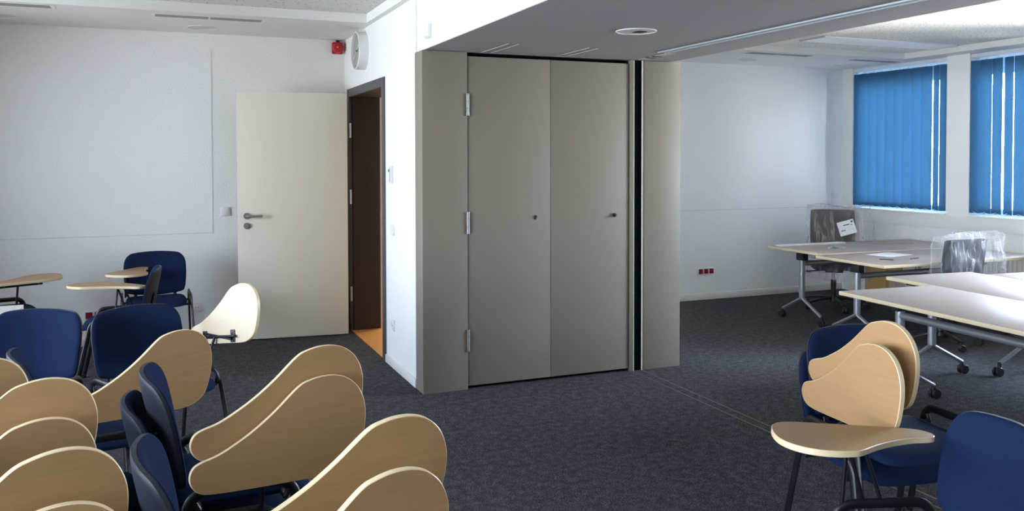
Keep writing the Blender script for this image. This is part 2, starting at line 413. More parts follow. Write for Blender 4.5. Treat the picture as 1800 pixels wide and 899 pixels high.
def blind(y0, y1, label, angs, tilt_last=None):
    o = empty('vertical_blind', label, 'blind', (XR+.035, (y0+y1)/2, 1.02), 0, 'blue vertical blinds on the right-hand windows')
    W = y1-y0; zt = ZR-1.02-.001
    MB().box((-.02, -W/2, zt-.045), (.02, W/2, zt-.006), 'winframe', .003).build('head_rail', o)
    n = len(angs); p = (W-.07)/(n-1); sl = MB(); ch = MB()
    for i in range(n):
        yc = W/2-.035-p*i; a = -rad(angs[i]); w = .0635
        # slat: gently curved strip, 1.2 mm thick
        prof = [(w*t, .011*(1-t*t)) for t in (-1, -.6, -.2, .2, .6, 1)]
        vs = []
        for z in (.012, zt-.075):
            for off in (0, .0012):
                for u, c_ in prof:
                    c2 = c_+off
                    vs.append((u*sin(a)-c2*cos(a), yc+u*cos(a)+c2*sin(a), z))
        k = len(prof); fs = []
        for j in range(k-1):
            fs += [(j, j+1, 2*k+j+1, 2*k+j), (k+j, k+j+1, 3*k+j+1, 3*k+j)]
        for j in (0, k-1): fs.append((j, k+j, 3*k+j, 2*k+j))
        sl.add(vs, fs, 'blind')
        # bottom weight pocket
        sl.box((-.003, -w*.93, 0), (.003, w*.93, .045), 'blind', mx=Matrix.Translation((0, yc, .004)) @ Matrix.Rotation(-a, 4, 'Z'))
        sl.box((-.003, yc-.006, zt-.078), (.003, yc+.006, zt-.04), 'white')
        if i:
            q = [Vector((-.012, yc+p*(1-t), .018-.03*4*t*(1-t)*.5)) for t in [x/6 for x in range(7)]]
            ch.tube(q, .0022, 'white', n=5)
    sl.build('slats', o); ch.build('bottom_chain', o)
    return o
blind(6.487, 7.795, 'blue vertical blind in the window beside the far corner', [12, 9, 14, 10, 13, 9, 14, 10, 12, -22, 38])
blind(4.905, 6.215, 'blue vertical blind in the window over the radiator', [24, 4, -9, -16, 6, -38, 10, 12, 15, 20, 20])

# ------------------------------------------------------------------ ceiling fittings
def downlight(x, y, z, r, label):
    o = empty('ceiling_speaker', label, 'ceiling fitting', (x, y, z))
    MB().lathe([(r, 0), (r, -.003), (r-.002, -.005), (r-.006, -.005), (r-.008, -.002), (r-.008, 0)], (0, 0, 0), (0, 0, 1), 'white').build('rim', o)
    MB().lathe([(r-.011, 0), (r-.011, -.002), (.001, -.002)], (0, 0, 0), (0, 0, 1), 'grille').build('grille', o)
    return o
d = downlight(2.546, 4.24, BZ-.004, .118, 'round white-rimmed recessed fitting in the grey soffit')
MB().box((-.005, -.035, -.0055), (.05, .035, -.003), 'black').build('sensor_window', d)
downlight(.375, 7.66, ZL, .118, 'round ceiling fitting over the middle of the far white wall')
downlight(-1.09, 7.60, ZL, .118, 'round ceiling fitting below the slot vent cut by the top left picture corner')
downlight(5.89, 7.51, ZR, .11, 'round ceiling fitting next to the beam in the right-hand room')
downlight(7.24, 7.55, ZR, .11, 'round ceiling fitting close to the window corner')
def slot(x0, x1, y, z, label):
    o = empty('slot_diffuser', label, 'air vent', ((x0+x1)/2, y, z)); w = (x1-x0)/2
    mb = MB()
    mb.box((-w, -.078, -.003), (w, -.062, 0), 'white', .001); mb.box((-w, .062, -.003), (w, .078, 0), 'white', .001)
    for a in (-w, -.006, w-.03): mb.box((a, -.062, -.003), (a+(.012 if a == -.006 else .03), .062, 0), 'white')
    mb.build('frame', o)
    MB().box((-w+.01, -.062, -.0025), (w-.01, .062, -.0005), 'ventdark').build('slot_opening', o)
slot(-.02, .83, 7.125, ZL, 'long slot air vent in the ceiling above the far white wall')
slot(-1.50, -.66, 7.03, ZL, 'long slot air vent cut by the top left picture corner')
slot(5.46, 6.32, 6.995, ZR, 'long slot air vent by the beam in the right-hand room')
slot(6.90, 7.63, 7.09, ZR, 'long slot air vent near the window corner')
o = empty('ceiling_panel', 'flush white rectangular panel lamp in the right-hand ceiling', 'ceiling lamp', (6.50, 6.27, ZRT))
MB().box((-.84, -.16, -.012), (.84, .16, 0), 'panellight', .003).build('diffuser', o)
mb = MB(); mb.box((.84, -.165, -.014), (.852, .165, 0), 'offwhite'); mb.box((-.852, -.165, -.014), (-.84, .165, 0), 'offwhite'); mb.build('end_cap', o)

# ------------------------------------------------------------------ wall fittings
o = empty('wall_clock', 'round white wall clock above the passage door', 'clock', (X2, 7.20, 2.507)); r = .16
mb = MB(); mb.lathe([(r-.01, 0), (r, -.0), (r, .080), (r-.004, .084), (r-.009, .084), (r-.009, .07), (r-.009, .001)][1:], (0, 0, 0), (-1, 0, 0), 'white', 48); mb.build('case', o)
MB().cyl((-.060, 0, 0), (-.066, 0, 0), r-.0085, 'glassface', n=48).build('dial', o)
MB().box((-.070, -.005, -.02), (-.0685, .005, .082), 'white', mx=Matrix.Rotation(rad(58), 4, 'X')).build('hour_hand', o)
MB().box((-.072, -.004, -.025), (-.0705, .004, .125), 'white', mx=Matrix.Rotation(rad(-118), 4, 'X')).build('minute_hand', o)
MB().cyl((-.066, 0, 0), (-.0735, 0, 0), .009, 'black').build('hand_boss', o)
MB().box((-.045, -.006, .158), (-.025, .006, .185), 'white', .002).build('hanger', o)

o = empty('wall_mounted_sounder', 'red fire alarm sounder in the corner under the ceiling', 'alarm', (1.585, YB, 2.625))
MB().box((-.05, -.035, -.055), (.05, 0, .055), 'red', .012).build('base', o)
MB().lathe([(.050, 0), (.050, .03), (.044, .055), (.02, .062)], (0, -.034, 0), (0, -1, 0), 'red', 24).build('horn', o)
MB().cyl((-.014, -.096, .0), (-.014, -.1, .0), .006, 'white', n=10).build('lamp', o)
MB().box((-.01, -.02, .05), (.02, 0, .075), 'black', .002).build('cable_gland', o)

o = empty('wall_mounted_sensor', 'small white plastic box on the beam above the cupboard', 'sensor', (BX0, 5.37, 2.382))
MB().box((-.028, -.035, 0), (0, .035, .092), 'white', .004).build('housing', o); MB().box((-.030, -.030, .004), (-.028, .030, .010), 'offwhite').build('lens', o)
o = empty('wall_mounted_thermostat', 'white wall thermostat beside the passage door', 'thermostat', (X2, 6.315, 1.405))
MB().box((-.022, -.042, 0), (0, .042, .132), 'white', .004).build('housing', o)
MB().box((-.0235, -.002, .085), (-.0222, .022, .107), 'ink').build('display', o)
MB().box((-.0245, -.036, .012), (-.0222, -.014, .12), 'offwhite', .001).build('cover_strip', o)

def plate(name, label, cat, loc, rz, n, inner, group=None, horiz=True):
    """flush plate with n inserts, facing local -y"""
    o = empty(name, label, cat, loc, rz, group); p = .071; w = .081+p*(n-1)
    MB().box((-w/2, -.011, -.0405), (w/2, 0, .0405), 'white', .003).build('frame', o)
    for k in range(n):
        x = (k-(n-1)/2)*p; mb = MB()
        if inner == 'switch': mb.box((x-.031, -.0155, -.031), (x+.031, -.010, .031), 'white', .002); mb.build('rocker', o)
        else:
            mb.box((x-.027, -.013, -.027), (x+.027, -.0105, .027), inner, .004)
            mb.cyl((x, -.0130, 0), (x, -.0132, 0), .0195, inner, n=20)
            for dx in (-.0095, .0095): mb.cyl((x+dx, -.0131, 0), (x+dx, -.0138, 0), .004, 'black', n=8)
            mb.build('insert', o)
    return o
plate('light_switch', 'white light switch between the white wall and cream door leaf', 'switch', (.573, YB, 1.118), 0, 1, 'switch')
plate('light_switch', 'white switch below the thermostat beside the passage', 'switch', (X2, 6.288, 1.05), -pi/2, 1, 'switch')
plate('light_switch', 'white switch on the far wall close to the first blue blind', 'switch', (7.516, 7.95, 1.14), 0, 1, 'switch')
plate('power_socket', 'white wall socket low beside the passage door frame', 'socket', (X2, 6.285, .325), -pi/2, 1, 'white')
plate('data_socket', 'white data socket low on the far wall left of the door leaf', 'socket', (.325, YB, .272), 0, 1, 'white')
plate('power_socket', 'triple dark red wall socket in the right-hand room', 'socket', (5.677, 7.95, .319), 0, 3, 'redsocket')
plate('power_socket', 'red socket low on the far wall half hidden behind a chair', 'socket', (-.50, YB, .262), 0, 2, 'redsocket')

# ------------------------------------------------------------------ radiator
o = empty('radiator', 'white ribbed panel radiator under the window sill', 'radiator', (XR, 4.9, 0))
mb = MB()
for k in range(40): mb.box((-.10, .95-k*.05-.046, .16), (-.045, .95-k*.05, .62), 'white', .008)
mb.build('panel', o); MB().box((-.11, -1.06, .62), (-.03, .96, .64), 'white', .004).build('top_grille', o)
for y in (-.7, .7): MB().box((-.046, y-.02, 0), (-.004, y+.02, .5), 'white').build('bracket', o)

# ------------------------------------------------------------------ tablet-arm chairs
def ring_pad(outline, shape_front, shape_back, mats, rings=(1, .985, .93, .82, .62, .35)):
    """closed cushion: concentric rings of an outline; shape_* map (u, v, rho) to a 3D point"""
    n = len(outline); mb = MB()
    def side(shape, m, flip):
        vs = []; fs = []
        for rho in rings:
            vs += [shape(u*rho, v*rho, rho) for u, v in outline]
        vs.append(shape(0, 0, 0)); c = len(vs)-1
        for i in range(len(rings)-1):
            for k in range(n): fs.append((i*n+k, i*n+(k+1) % n, (i+1)*n+(k+1) % n, (i+1)*n+k))
        for k in range(n): fs.append(((len(rings)-1)*n+k, (len(rings)-1)*n+(k+1) % n, c))
        return vs, [f[::-1] for f in fs] if flip else fs
    return side, mb

def catmull(P, n=8):
    out = []
    for i in range(len(P)):
        a, b, c, d = [Vector(P[(i+k-1) % len(P)]) for k in range(4)]
        for t in [j/n for j in range(n)]:
            out.append(.5*((2*b)+(c-a)*t+(2*a-5*b+4*c-d)*t*t+(3*b-a-3*c+d)*t**3))
    return out

def pad(outline, fr, bk, mfr, mbk, rim=0):
    """fr/bk: functions (u,v,rho)->xyz; two skins joined by a rim"""
    n = len(outline); R = (1, .975, .92, .82, .64, .38); mb = MB()
    vs = []; idx = {}
    for si, fn in enumerate((fr, bk)):
        for ri, rho in enumerate(R):
            for k, (u, v) in enumerate(outline): idx[si, ri, k] = len(vs); vs.append(fn(u*rho, v*rho, rho))
        idx[si, 'c'] = len(vs); vs.append(fn(0, 0, 0))
    F = [[], []]
    for si in (0, 1):
        for ri in range(len(R)-1):
            for k in range(n): F[si].append((idx[si, ri, k], idx[si, ri, (k+1) % n], idx[si, ri+1, (k+1) % n], idx[si, ri+1, k]))
        for k in range(n): F[si].append((idx[si, len(R)-1, k], idx[si, len(R)-1, (k+1) % n], idx[si, 'c']))
    for k in range(n): F[rim].append((idx[0, 0, k], idx[0, 0, (k+1) % n], idx[1, 0, (k+1) % n], idx[1, 0, k]))
    mb.add(vs, F[0], mfr); b = mb.mslot(mbk)
    for f in F[1]: mb.f.append(f); mb.mi.append(b)
    return mb

# backrest outline (y, z about its centre); bowed lower edge, rounded corners
BO = catmull([(.150, .168), (.200, .150), (.229, .105), (.236, .03), (.232, -.06), (.222, -.125), (.196, -.152), (.10, -.170), (0, -.177), (-.10, -.170), (-.196, -.152), (-.222, -.125), (-.232, -.06), (-.236, .03), (-.229, .105), (-.200, .150), (-.150, .168), (0, .176)], 5)
BZC, BXC = .645, -.235
def bx(u, v, off):          # seat-back surface: wraps round the sitter, leans back 11 deg
    return (BXC + .95*u*u - math.tan(rad(11))*v + off - .10*v*v, u, BZC+v)
def make_backrest():
    edge = lambda rho: .016*(max(0, 1-rho**6))**.5
    return pad(BO, lambda u, v, r: bx(u, v, .008+edge(r)), lambda u, v, r: bx(u, v, -.002), 'fabric', 'fabric').mesh('backrest')
def make_shell():
    edge = lambda rho: .010*(max(0, 1-rho**6))**.5
    BO2 = [(u*1.012, v*1.012) for u, v in BO]
    return pad(BO2, lambda u, v, r: bx(u, v, .003), lambda u, v, r: bx(u, v, -.008-edge(r)), 'shell', 'shell').mesh('back_shell')
SO = catmull([(.235, .10), (.225, .17), (.19, .212), (.10, .226), (-.10, .222), (-.165, .205), (-.188, .15), (-.19, 0), (-.188, -.15), (-.165, -.205), (-.10, -.222), (.10, -.226), (.19, -.212), (.225, -.17), (.235, -.10), (.237, 0)], 5)
def make_seat():
    top = lambda u, v, r: (u, v, .452+.028*(max(0, 1-r**5))**.5 - .028*max(0, (u-.12)/.12)**2 - .5*max(0, .04-v*v)*.15)
    bot = lambda u, v, r: (u*.99, v*.99, .440-.012*(1-r**4) - .02*max(0, (u-.12)/.12)**2)
    return pad(SO, top, bot, 'fabric', 'shell').mesh('seat')
def make_side(y0, y1, s):
    P = [(.262, s*y1, .004), (.150, s*y0, .50), (-.150, s*y0, .50), (-.265, s*y1, .004)]
    mb = MB(); mb.tube(fillet(P, .055, 7), .0165, 'blacktube', .0085, 12, side=(1, 0, .0001) if False else None) if False else None
    # oval section, long axis in the plane of the frame
    pts = fillet(P, .055, 7); V = [Vector(p) for p in pts]; n = 12; vs = []; fs = []
    for i, p in enumerate(V):
        t = ((V[i]-V[i-1]).normalized() if i else Vector()) + ((V[i+1]-V[i]).normalized() if i < len(V)-1 else Vector()); t.normalize()
        b = Vector((0, 1, 0)); b = (b-t*b.dot(t)).normalized(); c = t.cross(b)
        vs += [p+b*(.0085*cos(2*pi*k/n))+c*(.0165*sin(2*pi*k/n)) for k in range(n)]
    for i in range(len(V)-1):
        for k in range(n): fs.append((i*n+k, i*n+(k+1) % n, (i+1)*n+(k+1) % n, (i+1)*n+k))
    fs += [tuple(range(n))[::-1], tuple((len(V)-1)*n+k for k in range(n))]
    mb.add(vs, fs, 'blacktube'); return mb.mesh('leg_frame')
def make_caps(y1, s):
    return [MB().box((x-.021, s*y1-.013, 0), (x+.021, s*y1+.013, .03), 'black', .005).mesh('foot_cap') for x in (.264, -.267)]
def make_cross(y0, zc=.425):
    mb = MB()
    for x in (.13, -.125): mb.tube([(x, -y0, zc), (x, y0, zc)], .0095, 'blacktube')
    for x in (.13, -.125):
        for s in (-1, 1): mb.tube([(x, s*y0, zc), (x+(.012 if x > 0 else -.012), s*y0, .47)], .009, 'blacktube')
    return mb.mesh('crossbar')
def make_post(s):
    mb = MB(); mb.tube(fillet([(-.10, s*.15, .425), (-.19, s*.15, .425), (-.218, s*.15, .56), (-.238, s*.15, .66)], .04), .013, 'blacktube', .0065, 10, side=(0, 1, 0))
    return mb.mesh('back_post')
CH = dict(backrest=make_backrest(), back_shell=make_shell(), seat=make_seat())
FR_ = {k: dict(l=make_side(y0, y1, 1), r=make_side(y0, y1, -1), cl=make_caps(y1, 1), cr=make_caps(y1, -1), x=make_cross(y0, .425 if k == 'low' else .447)) for k, (y0, y1) in dict(low=(.252, .275), up=(.274, .297)).items()}
PO = (make_post(1), make_post(-1))

# writing tablet: pear-shaped beech board, straight outer edge, S-curved inner edge
TO = [(0, .055), (.008, .08), (.029, .0955), (.084, .1125), (.139, .14), (.193, .173), (.254, .219), (.326, .282), (.365, .300), (.41, .3085), (.4535, .306), (.49, .292), (.52, .264), (.538, .225), (.543, .185), (.538, .135), (.522, .075), (.50, .035), (.46, .010), (.41, 0), (.3, 0), (.15, 0), (.06, .003), (.025, .012), (.007, .03)]
def make_tablet(flip):
    o = [(p[0], p[1]) for p in catmull([Vector((a, b, 0)) for a, b in TO], 5)]; n = len(o); mb = MB()
    cx, cy = .3, .14
    ins = [(a, b) for a, b in o]
    def inset(d):
        out = []
        for i in range(n):
            t = Vector(o[(i+1) % n])-Vector(o[i-1]); t.normalize(); out.append((o[i][0]+t.y*d, o[i][1]-t.x*d))
        return out
    # outline runs clockwise seen from +w, so the inward normal is (t.y, -t.x)
    lv = [(inset(.002), 0), (o, -.002), (o, -.017), (inset(.002), -.019)]
    vs = [(a, b, w) for ring, w in lv for a, b in ring]; fs = []
    for i in range(3):
        for k in range(n): fs.append((i*n+k, i*n+(k+1) % n, (i+1)*n+(k+1) % n, (i+1)*n+k))
    mb.add(vs, fs, 'edge'); t, u = (('beech', 'under') if not flip else ('under', 'beech'))
    for f, m in ((tuple(range(n)), t), (tuple(3*n+k for k in range(n))[::-1], u)):
        mb.f.append(f); mb.mi.append(mb.mslot(m))
    return mb.mesh('writing_tablet', 35)
TAB = (make_tablet(False), make_tablet(True))
def make_plates(flip):
    out = []; w0, w1 = (-.024, -.019) if not flip else (0, .005)
    for u in (.13, .35):
        mb = MB(); mb.box((u-.016, .004, w0), (u+.016, .07, w1), 'black', .0015)
        for v in (.014, .06): mb.cyl((u, v, w1 if flip else w0), (u, v, (w1+.003) if flip else (w0-.003)), .006, 'chrome', n=8)
        out.append(mb.mesh('hinge_plate'))
    return out
PL = (make_plates(False), make_plates(True))

def tab_matrix(x, y, z, ph, ps, ta):
    ph, ps, ta = rad(ph), rad(ps), rad(ta)
    U = Vector((cos(ph)*cos(ps), sin(ph)*cos(ps), sin(ps))); N = Vector((-sin(ph), cos(ph), 0))
    V0 = Vector((-sin(ps)*cos(ph), -sin(ps)*sin(ph), cos(ps))); V = V0*cos(ta)+N*sin(ta); W = U.cross(V)
    return Matrix(((U.x, V.x, W.x, x), (U.y, V.y, W.y, y), (U.z, V.z, W.z, z), (0, 0, 0, 1)))

G_CH = 'tablet-arm conference chairs'
def chair(label, x, y, th, tab=None, level=0, flip=False, recline=0, vrods=False, side=-1, base=None, knee=False):
    """facing +x before turning; level 1 = stacked on another chair"""
    th = rad(th); dz = .09*level
    if level: x += .055*cos(th); y += .055*sin(th)
    o = empty('tablet_chair', label, 'chair', (x, y, dz), th, G_CH)
    link('seat', CH['seat'], o)
    b = link('backrest', CH['backrest'], o); link('back_shell', CH['back_shell'], b)
    if recline:
        p = Matrix.Translation((-.19, 0, .46)); b.matrix_local = p @ Matrix.Rotation(rad(-recline), 4, 'Y') @ p.inverted()
    F = FR_['up' if level else 'low']
    for s in 'lr':
        lg = link('leg_frame', F[s], o); [link('foot_cap', q, lg) for q in F['c'+s]]
    link('crossbar', F['x'], o)
    for k in (0, 1):
        po = link('back_post', PO[k], o)
        if recline: po.matrix_local = b.matrix_local.copy()
    if tab:
        CM = Matrix.Translation((x, y, dz)) @ Matrix.Rotation(th, 4, 'Z')
        TM = CM.inverted() @ tab_matrix(*tab)
        t = link('writing_tablet', TAB[flip], o); t.matrix_local = TM
        [link('hinge_plate', q, t) for q in PL[flip]]
        w = -.031 if not flip else .012
        a, c, mid = TM @ Vector((.10, .036, w)), TM @ Vector((.38, .036, w)), TM @ Vector((.22, .036, w))
        mb = MB(); mb.tube([a, c], .0075, 'blacktube')
        a2, c2 = TM @ Vector((.13, .058, w)), TM @ Vector((.35, .020, w)); mb.tube([a2, c2], .006, 'blacktube')
        if base: B = Vector(base)
        else: B = Vector((max(-.12, min(.12, mid.x)), side*min(.262 if not level else .284, abs(mid.y)+.005), .50))
        if vrods:
            m2 = TM @ Vector((.27, .05, w))
            for q, bq in ((mid, B+Vector((-.07, 0, 0))), (m2, B+Vector((.06, 0, 0))), (m2, B+Vector((-.02, side*.01, -.02)))): mb.tube([q, bq], .0065, 'blacktube')
        elif knee:
            B = Vector((B.x, side*.258, .50)); mb.tube([mid, (mid.x, side*min(.279, abs(mid.y)), max(mid.z-.04, .626)), (B.x, side*.301, .618), (B.x, side*.301, .556), B], .0065, 'blacktube')
        else:
            k = B.lerp(mid, .85); mb.tube([mid, k.lerp(mid, .3), B], .0075, 'blacktube')
        mb.build('tablet_support', o)
    return o
# ---- the left-hand rows
chair('navy tablet chair standing against the far white wall and facing the room', -.005, 7.42, -88, (-.133, 7.658, .702, -121.6, .4, 89.4), vrods=True)
chair('navy tablet chair seen edge-on in front of the chair at the far wall', -.25, 6.60, 178, (-.045, 6.529, .699, 130.9, 0, 89.2), vrods=True)
chair('tablet chair cut by the left picture edge by the far wall, level pear-shaped tablet', -1.06, 7.33, 14, (-1.128, 6.953, .700, 18.1, 1.1, 88.6), base=(.05, -.262, .50))
chair('dark navy tablet chair with its pale tablet underside and hinge plates showing', -.005, 4.655, -63, (.163, 4.969, .574, -53.7, 8.1, 5.6), flip=True, side=1)
chair('bright blue chair back beside the dark navy one with the pale tablet underside', -.652, 4.731, -114)
chair('tablet chair whose single upright tablet covers the seat of the dark navy chair', -.275, 3.92, 10, (-.293, 3.448, .618, 23, -2, 5.7))
chair('lower chair of the stack between the single upright tablet and the front stack', .170, 2.985, 2, (.080, 2.608, .612, 7.5, -1.2, 8.7))
chair('upper chair of the stack between the single upright tablet and the front stack', .170, 2.985, 2, (.085, 2.651, .694, 8.4, -.7, 7.2), 1)
chair('lower chair of the front stack whose tablets reach the bottom picture edge', .165, 2.17, 3, (.070, 1.736, .609, 10, -.5, -1.8))
chair('upper chair of the front stack whose tablets reach the bottom picture edge', .165, 2.17, 3, (.112, 1.904, .694, 9.7, -3, -2), 1)
chair('tablet chair with only its tablet end showing at the left picture edge', -.84, 3.50, 5, (-.932, 3.080, .669, 5.1, -2, 2.7))
chair('lower chair of the second stack from the bottom at the left picture edge', -.60, 2.81, 5, (-.690, 2.452, .606, 9.7, -.3, .7), knee=True)
chair('upper chair of the second stack from the bottom at the left picture edge', -.60, 2.81, 5, (-.695, 2.534, .698, 5.8, -.4, 3.9), 1)
chair('lower chair of the stack in the bottom left picture corner', -.52, 2.175, 8, (-.588, 1.780, .615, 7.9, 0, 3))
chair('upper chair of the stack in the bottom left picture corner', -.52, 2.175, 8, (-.588, 1.835, .695, 12.3, .8, -.1), 1)
# ---- the right-hand group
chair('lower chair of the dark stack of two beside the near beech table', 2.58, 2.46, -98, (2.274, 2.562, .650, -97.4, 1.5, -.8), knee=True)
chair('upper chair of the dark stack of two beside the near beech table', 2.58, 2.46, -98, (2.345, 2.605, .720, -92.9, .6, -2.6), 1)
chair('blue tablet chair beside the dark stack, its pear-shaped tablet folded level', 2.045, 1.775, 162, (2.274, 2.000, .722, 158.8, 3.9, 87.8), vrods=True)

# ------------------------------------------------------------------ flip-top tables
def table(label, x, y, rz, off=0, lat2=None, L=1.8, W=.785):
    o = empty('flip_top_table', label, 'table', (x, y, 0), rad(rz), 'beech flip-top tables on castors')
    t = MB(); t.box((-L/2+.002, -W/2+.002, .6985), (L/2-.002, W/2-.002, .7205), 'tabletop', .001)
    t.build('tabletop', o)
    e = MB()
    for a, b in (((-L/2, -W/2, .696), (L/2, -W/2+.003, .7195)), ((-L/2, W/2-.003, .696), (L/2, W/2, .7195)), ((-L/2, -W/2, .696), (-L/2+.003, W/2, .7195)), ((L/2-.003, -W/2, .696), (L/2, W/2, .7195))): e.box(a, b, 'tableedge', .001)
    e.box((-L/2+.003, -W/2+.003, .6962), (L/2-.003, W/2-.003, .6988), 'tableedge'); e.build('edge_band', o)
    for s in (-1, 1):
        xl = s*(L/2-.17); yl = off
        lg = MB(); lg.tube([(xl, yl, .235), (xl, yl, .655)], .029, 'silver', n=16)
        for q in (-1, 1): lg.tube(fillet([(xl, yl, .27), (xl, yl, .235), (xl, yl+q*.275, .092)], .02), .020, 'silver', .014, 10, side=(1, 0, 0))
        lg = lg.build('leg', o)
        br = MB(); br.box((xl-.045, yl-.20, .672), (xl+.045, yl+.20, .696), 'black', .004); br.box((xl-.033, yl-.05, .60), (xl+.033, yl+.05, .673), 'black', .006); br.build('hinge_bracket', o)
        for q in (-1, 1):
            c = MB(); yc = yl+q*.278
            c.cyl((xl, yc, .062), (xl, yc, .105), .013, 'black', n=12)
            for dx in (-.026, .008): c.lathe([(.004, 0), (.030, 0), (.034, .004), (.034, .014), (.030, .018), (.004, .018)], (xl+dx, yc+q*.012, .034), (1, 0, 0), 'black', 20)
            c.box((xl-.012, yc-.016, .034), (xl+.012, yc+.030*q if q > 0 else yc+.016, .07), 'black', .004); c.build('caster', lg)
    MB().tube([(-L/2+.17, off, .570), (L/2-.17, off, .570)], .025, 'silver', n=14).build('stretcher_tube', o)
    return o
table('far beech table with the grey-brown wrapped swivel chair behind it', 6.48, 6.375, -2, .09)
table('beech table in front of the far one, white paper sheet lying on it', 6.312, 5.535, -1, .07)
table('near beech table whose pale corner points at the stacked dark chairs', 4.44, 3.374, 85.5, .05)
table('second beech table alongside the near one, its far end reaching further back', 5.258, 3.762, 85.5, .13)
table('third beech table of the near block, cut by the right picture edge', 6.045, 3.551, 85.5, .18)

# ------------------------------------------------------------------ swivel chairs still in their polythene
from mathutils import noise
def bag(size, o, seed, amp=.03, bottom=False, flare=0):
    bm = bmesh.new(); bmesh.ops.create_cube(bm, size=1); bmesh.ops.subdivide_edges(bm, edges=bm.edges[:], cuts=14, use_grid_fill=True)
    if not bottom: bmesh.ops.delete(bm, geom=[f for f in bm.faces if all(v.co.z < -.499 for v in f.verts)], context='FACES')
    for v in bm.verts:
        p = Vector((v.co.x*size[0], v.co.y*size[1], v.co.z*size[2]))
        q = p*5+Vector((seed*3.1, seed*1.7, seed))
        d = noise.noise_vector(q)*amp + noise.noise_vector(q*3.3)*amp*.45 + noise.noise_vector(q*8)*amp*.15
        k = 1 + flare*(.5-v.co.z)
        v.co = Vector((p.x*k, p.y*k, p.z))+d+Vector(o)
    mb = MB(); mb.bm(bm, 'film'); return mb
def swivel(label, x, y, th, mback, top, covers):
    o = empty('swivel_chair', label, 'chair', (x, y, 0), rad(th), 'swivel chairs in clear polythene')
    H = .50; RO = catmull([(.20, .235), (.222, .20), (.228, 0), (.222, -.20), (.20, -.235), (0, -.245), (-.20, -.235), (-.222, -.20), (-.228, 0), (-.222, .20), (-.20, .235), (0, .238)], 4)
    zc = top-.245; f = lambda u, v, off: (-.235-.14*v+off+.5*u*u, u, zc+v)
    ed = lambda r: .028*(max(0, 1-r**10))**.5
    pad(RO, lambda u, v, r: f(u, v, ed(r)), lambda u, v, r: f(u, v, -.012-ed(r)*.6), mback, mback).build('backrest', o)
    SO2 = catmull([(.23, .12), (.20, .205), (.0, .235), (-.18, .215), (-.215, .12), (-.215, -.12), (-.18, -.215), (0, -.235), (.20, -.205), (.23, -.12)], 5)
    pad(SO2, lambda u, v, r: (u, v, .445+.045*(max(0, 1-r**6))**.5-.02*max(0, u/.23)**3), lambda u, v, r: (u, v, .440-.02*(1-r**6)), 'fabdark', 'black').build('seat_cushion', o)
    m = MB(); m.box((-.12, -.09, .385), (.10, .09, .422), 'black', .01); m.tube([(0, -.09, .40), (.02, -.24, .385)], .008, 'black'); m.box((.0, -.285, .375), (.04, -.235, .392), 'black', .004); m.tube([(-.05, .09, .40), (-.04, .23, .388)], .008, 'black'); m.build('tilt_mechanism', o)
    MB().tube(fillet([(-.08, 0, .395), (-.30, 0, .395), (-.275, 0, zc)], .08), .026, 'black', .010, 10, side=(0, 1, 0)).build('back_spine', o)
    g = MB(); g.cyl((0, 0, .10), (0, 0, .30), .028, 'black'); g.cyl((0, 0, .30), (0, 0, .39), .016, 'chrome'); g.build('gas_column', o)
    st = MB(); st.cyl((0, 0, .075), (0, 0, .135), .042, 'black', .036)
    for k in range(5):
        a = 2*pi*k/5+.3; st.tube([(.03*cos(a), .03*sin(a), .112), (.18*cos(a), .18*sin(a), .100), (.315*cos(a), .315*sin(a), .078)], .021, 'black', .012, 10, side=(-sin(a), cos(a), 0))
    st = st.build('base_star', o)
    for k in range(5):
        a = 2*pi*k/5+.3; c = MB(); px, py = .315*cos(a), .315*sin(a); b = a+1.1+k
        c.cyl((px, py, .05), (px, py, .08), .009, 'black', n=10)
        for w in (-.022, .006): c.lathe([(.003, 0), (.025, 0), (.0285, .004), (.0285, .012), (.025, .016), (.003, .016)], (px+w*cos(b)+.012*sin(b), py+w*sin(b)-.012*cos(b), .0285), (cos(b), sin(b), 0), 'black', 18)
        c.cyl((px, py, .046), (px, py, .056), .022, 'black', n=14); c.build('caster', st)
    for i, (sz, oo, seed, amp, fl) in enumerate(covers): bag(sz, oo, seed, amp, False, fl).build('polythene_cover', o)
    return o
s1 = swivel('wrapped swivel chair with grey-brown back standing behind the far table', 6.60, 6.97, -130, 'fabgrey', 1.035,
            [((.17, .62, .58), (-.24, .07, .785), 2, .035, .12), ((.53, .55, .20), (.02, 0, .43), 5, .035, .1)])
s2 = swivel('wrapped swivel chair with dark back pushed against the near side of the tables', 6.17, 5.27, 88, 'fabdark', .925,
            [((.17, .60, .58), (-.245, -.03, .665), 9, .035, .15), ((.52, .54, .18), (.02, 0, .43), 12, .03, .1)])
# delivery note on the first wrapped back
nm = Matrix.Translation((6.60, 6.97, 0)) @ Matrix.Rotation(rad(-130), 4, 'Z')
dn = MB(); dn.box((0, -.085, -.075), (.0015, .085, .075), 'paper')
o = empty('delivery_note', 'white delivery note stuck slantwise on the wrapped grey-brown chair back', 'paper')
o.matrix_world = nm @ Matrix.Translation((-.112, .135, .845)) @ Matrix.Rotation(rad(-8), 4, 'Y') @ Matrix.Rotation(rad(17), 4, 'X')
dn.build('sheet', o)
ink = MB()
for y0, y1, z, h in ((-.03, .035, .030, .010), (.045, .065, .022, .006), (-.065, -.02, -.022, .009), (.055, .076, .052, .018)):
    ink.box((.0015, y0, z-h/2), (.002, y1, z+h/2), 'ink')
ink.build('print', o)

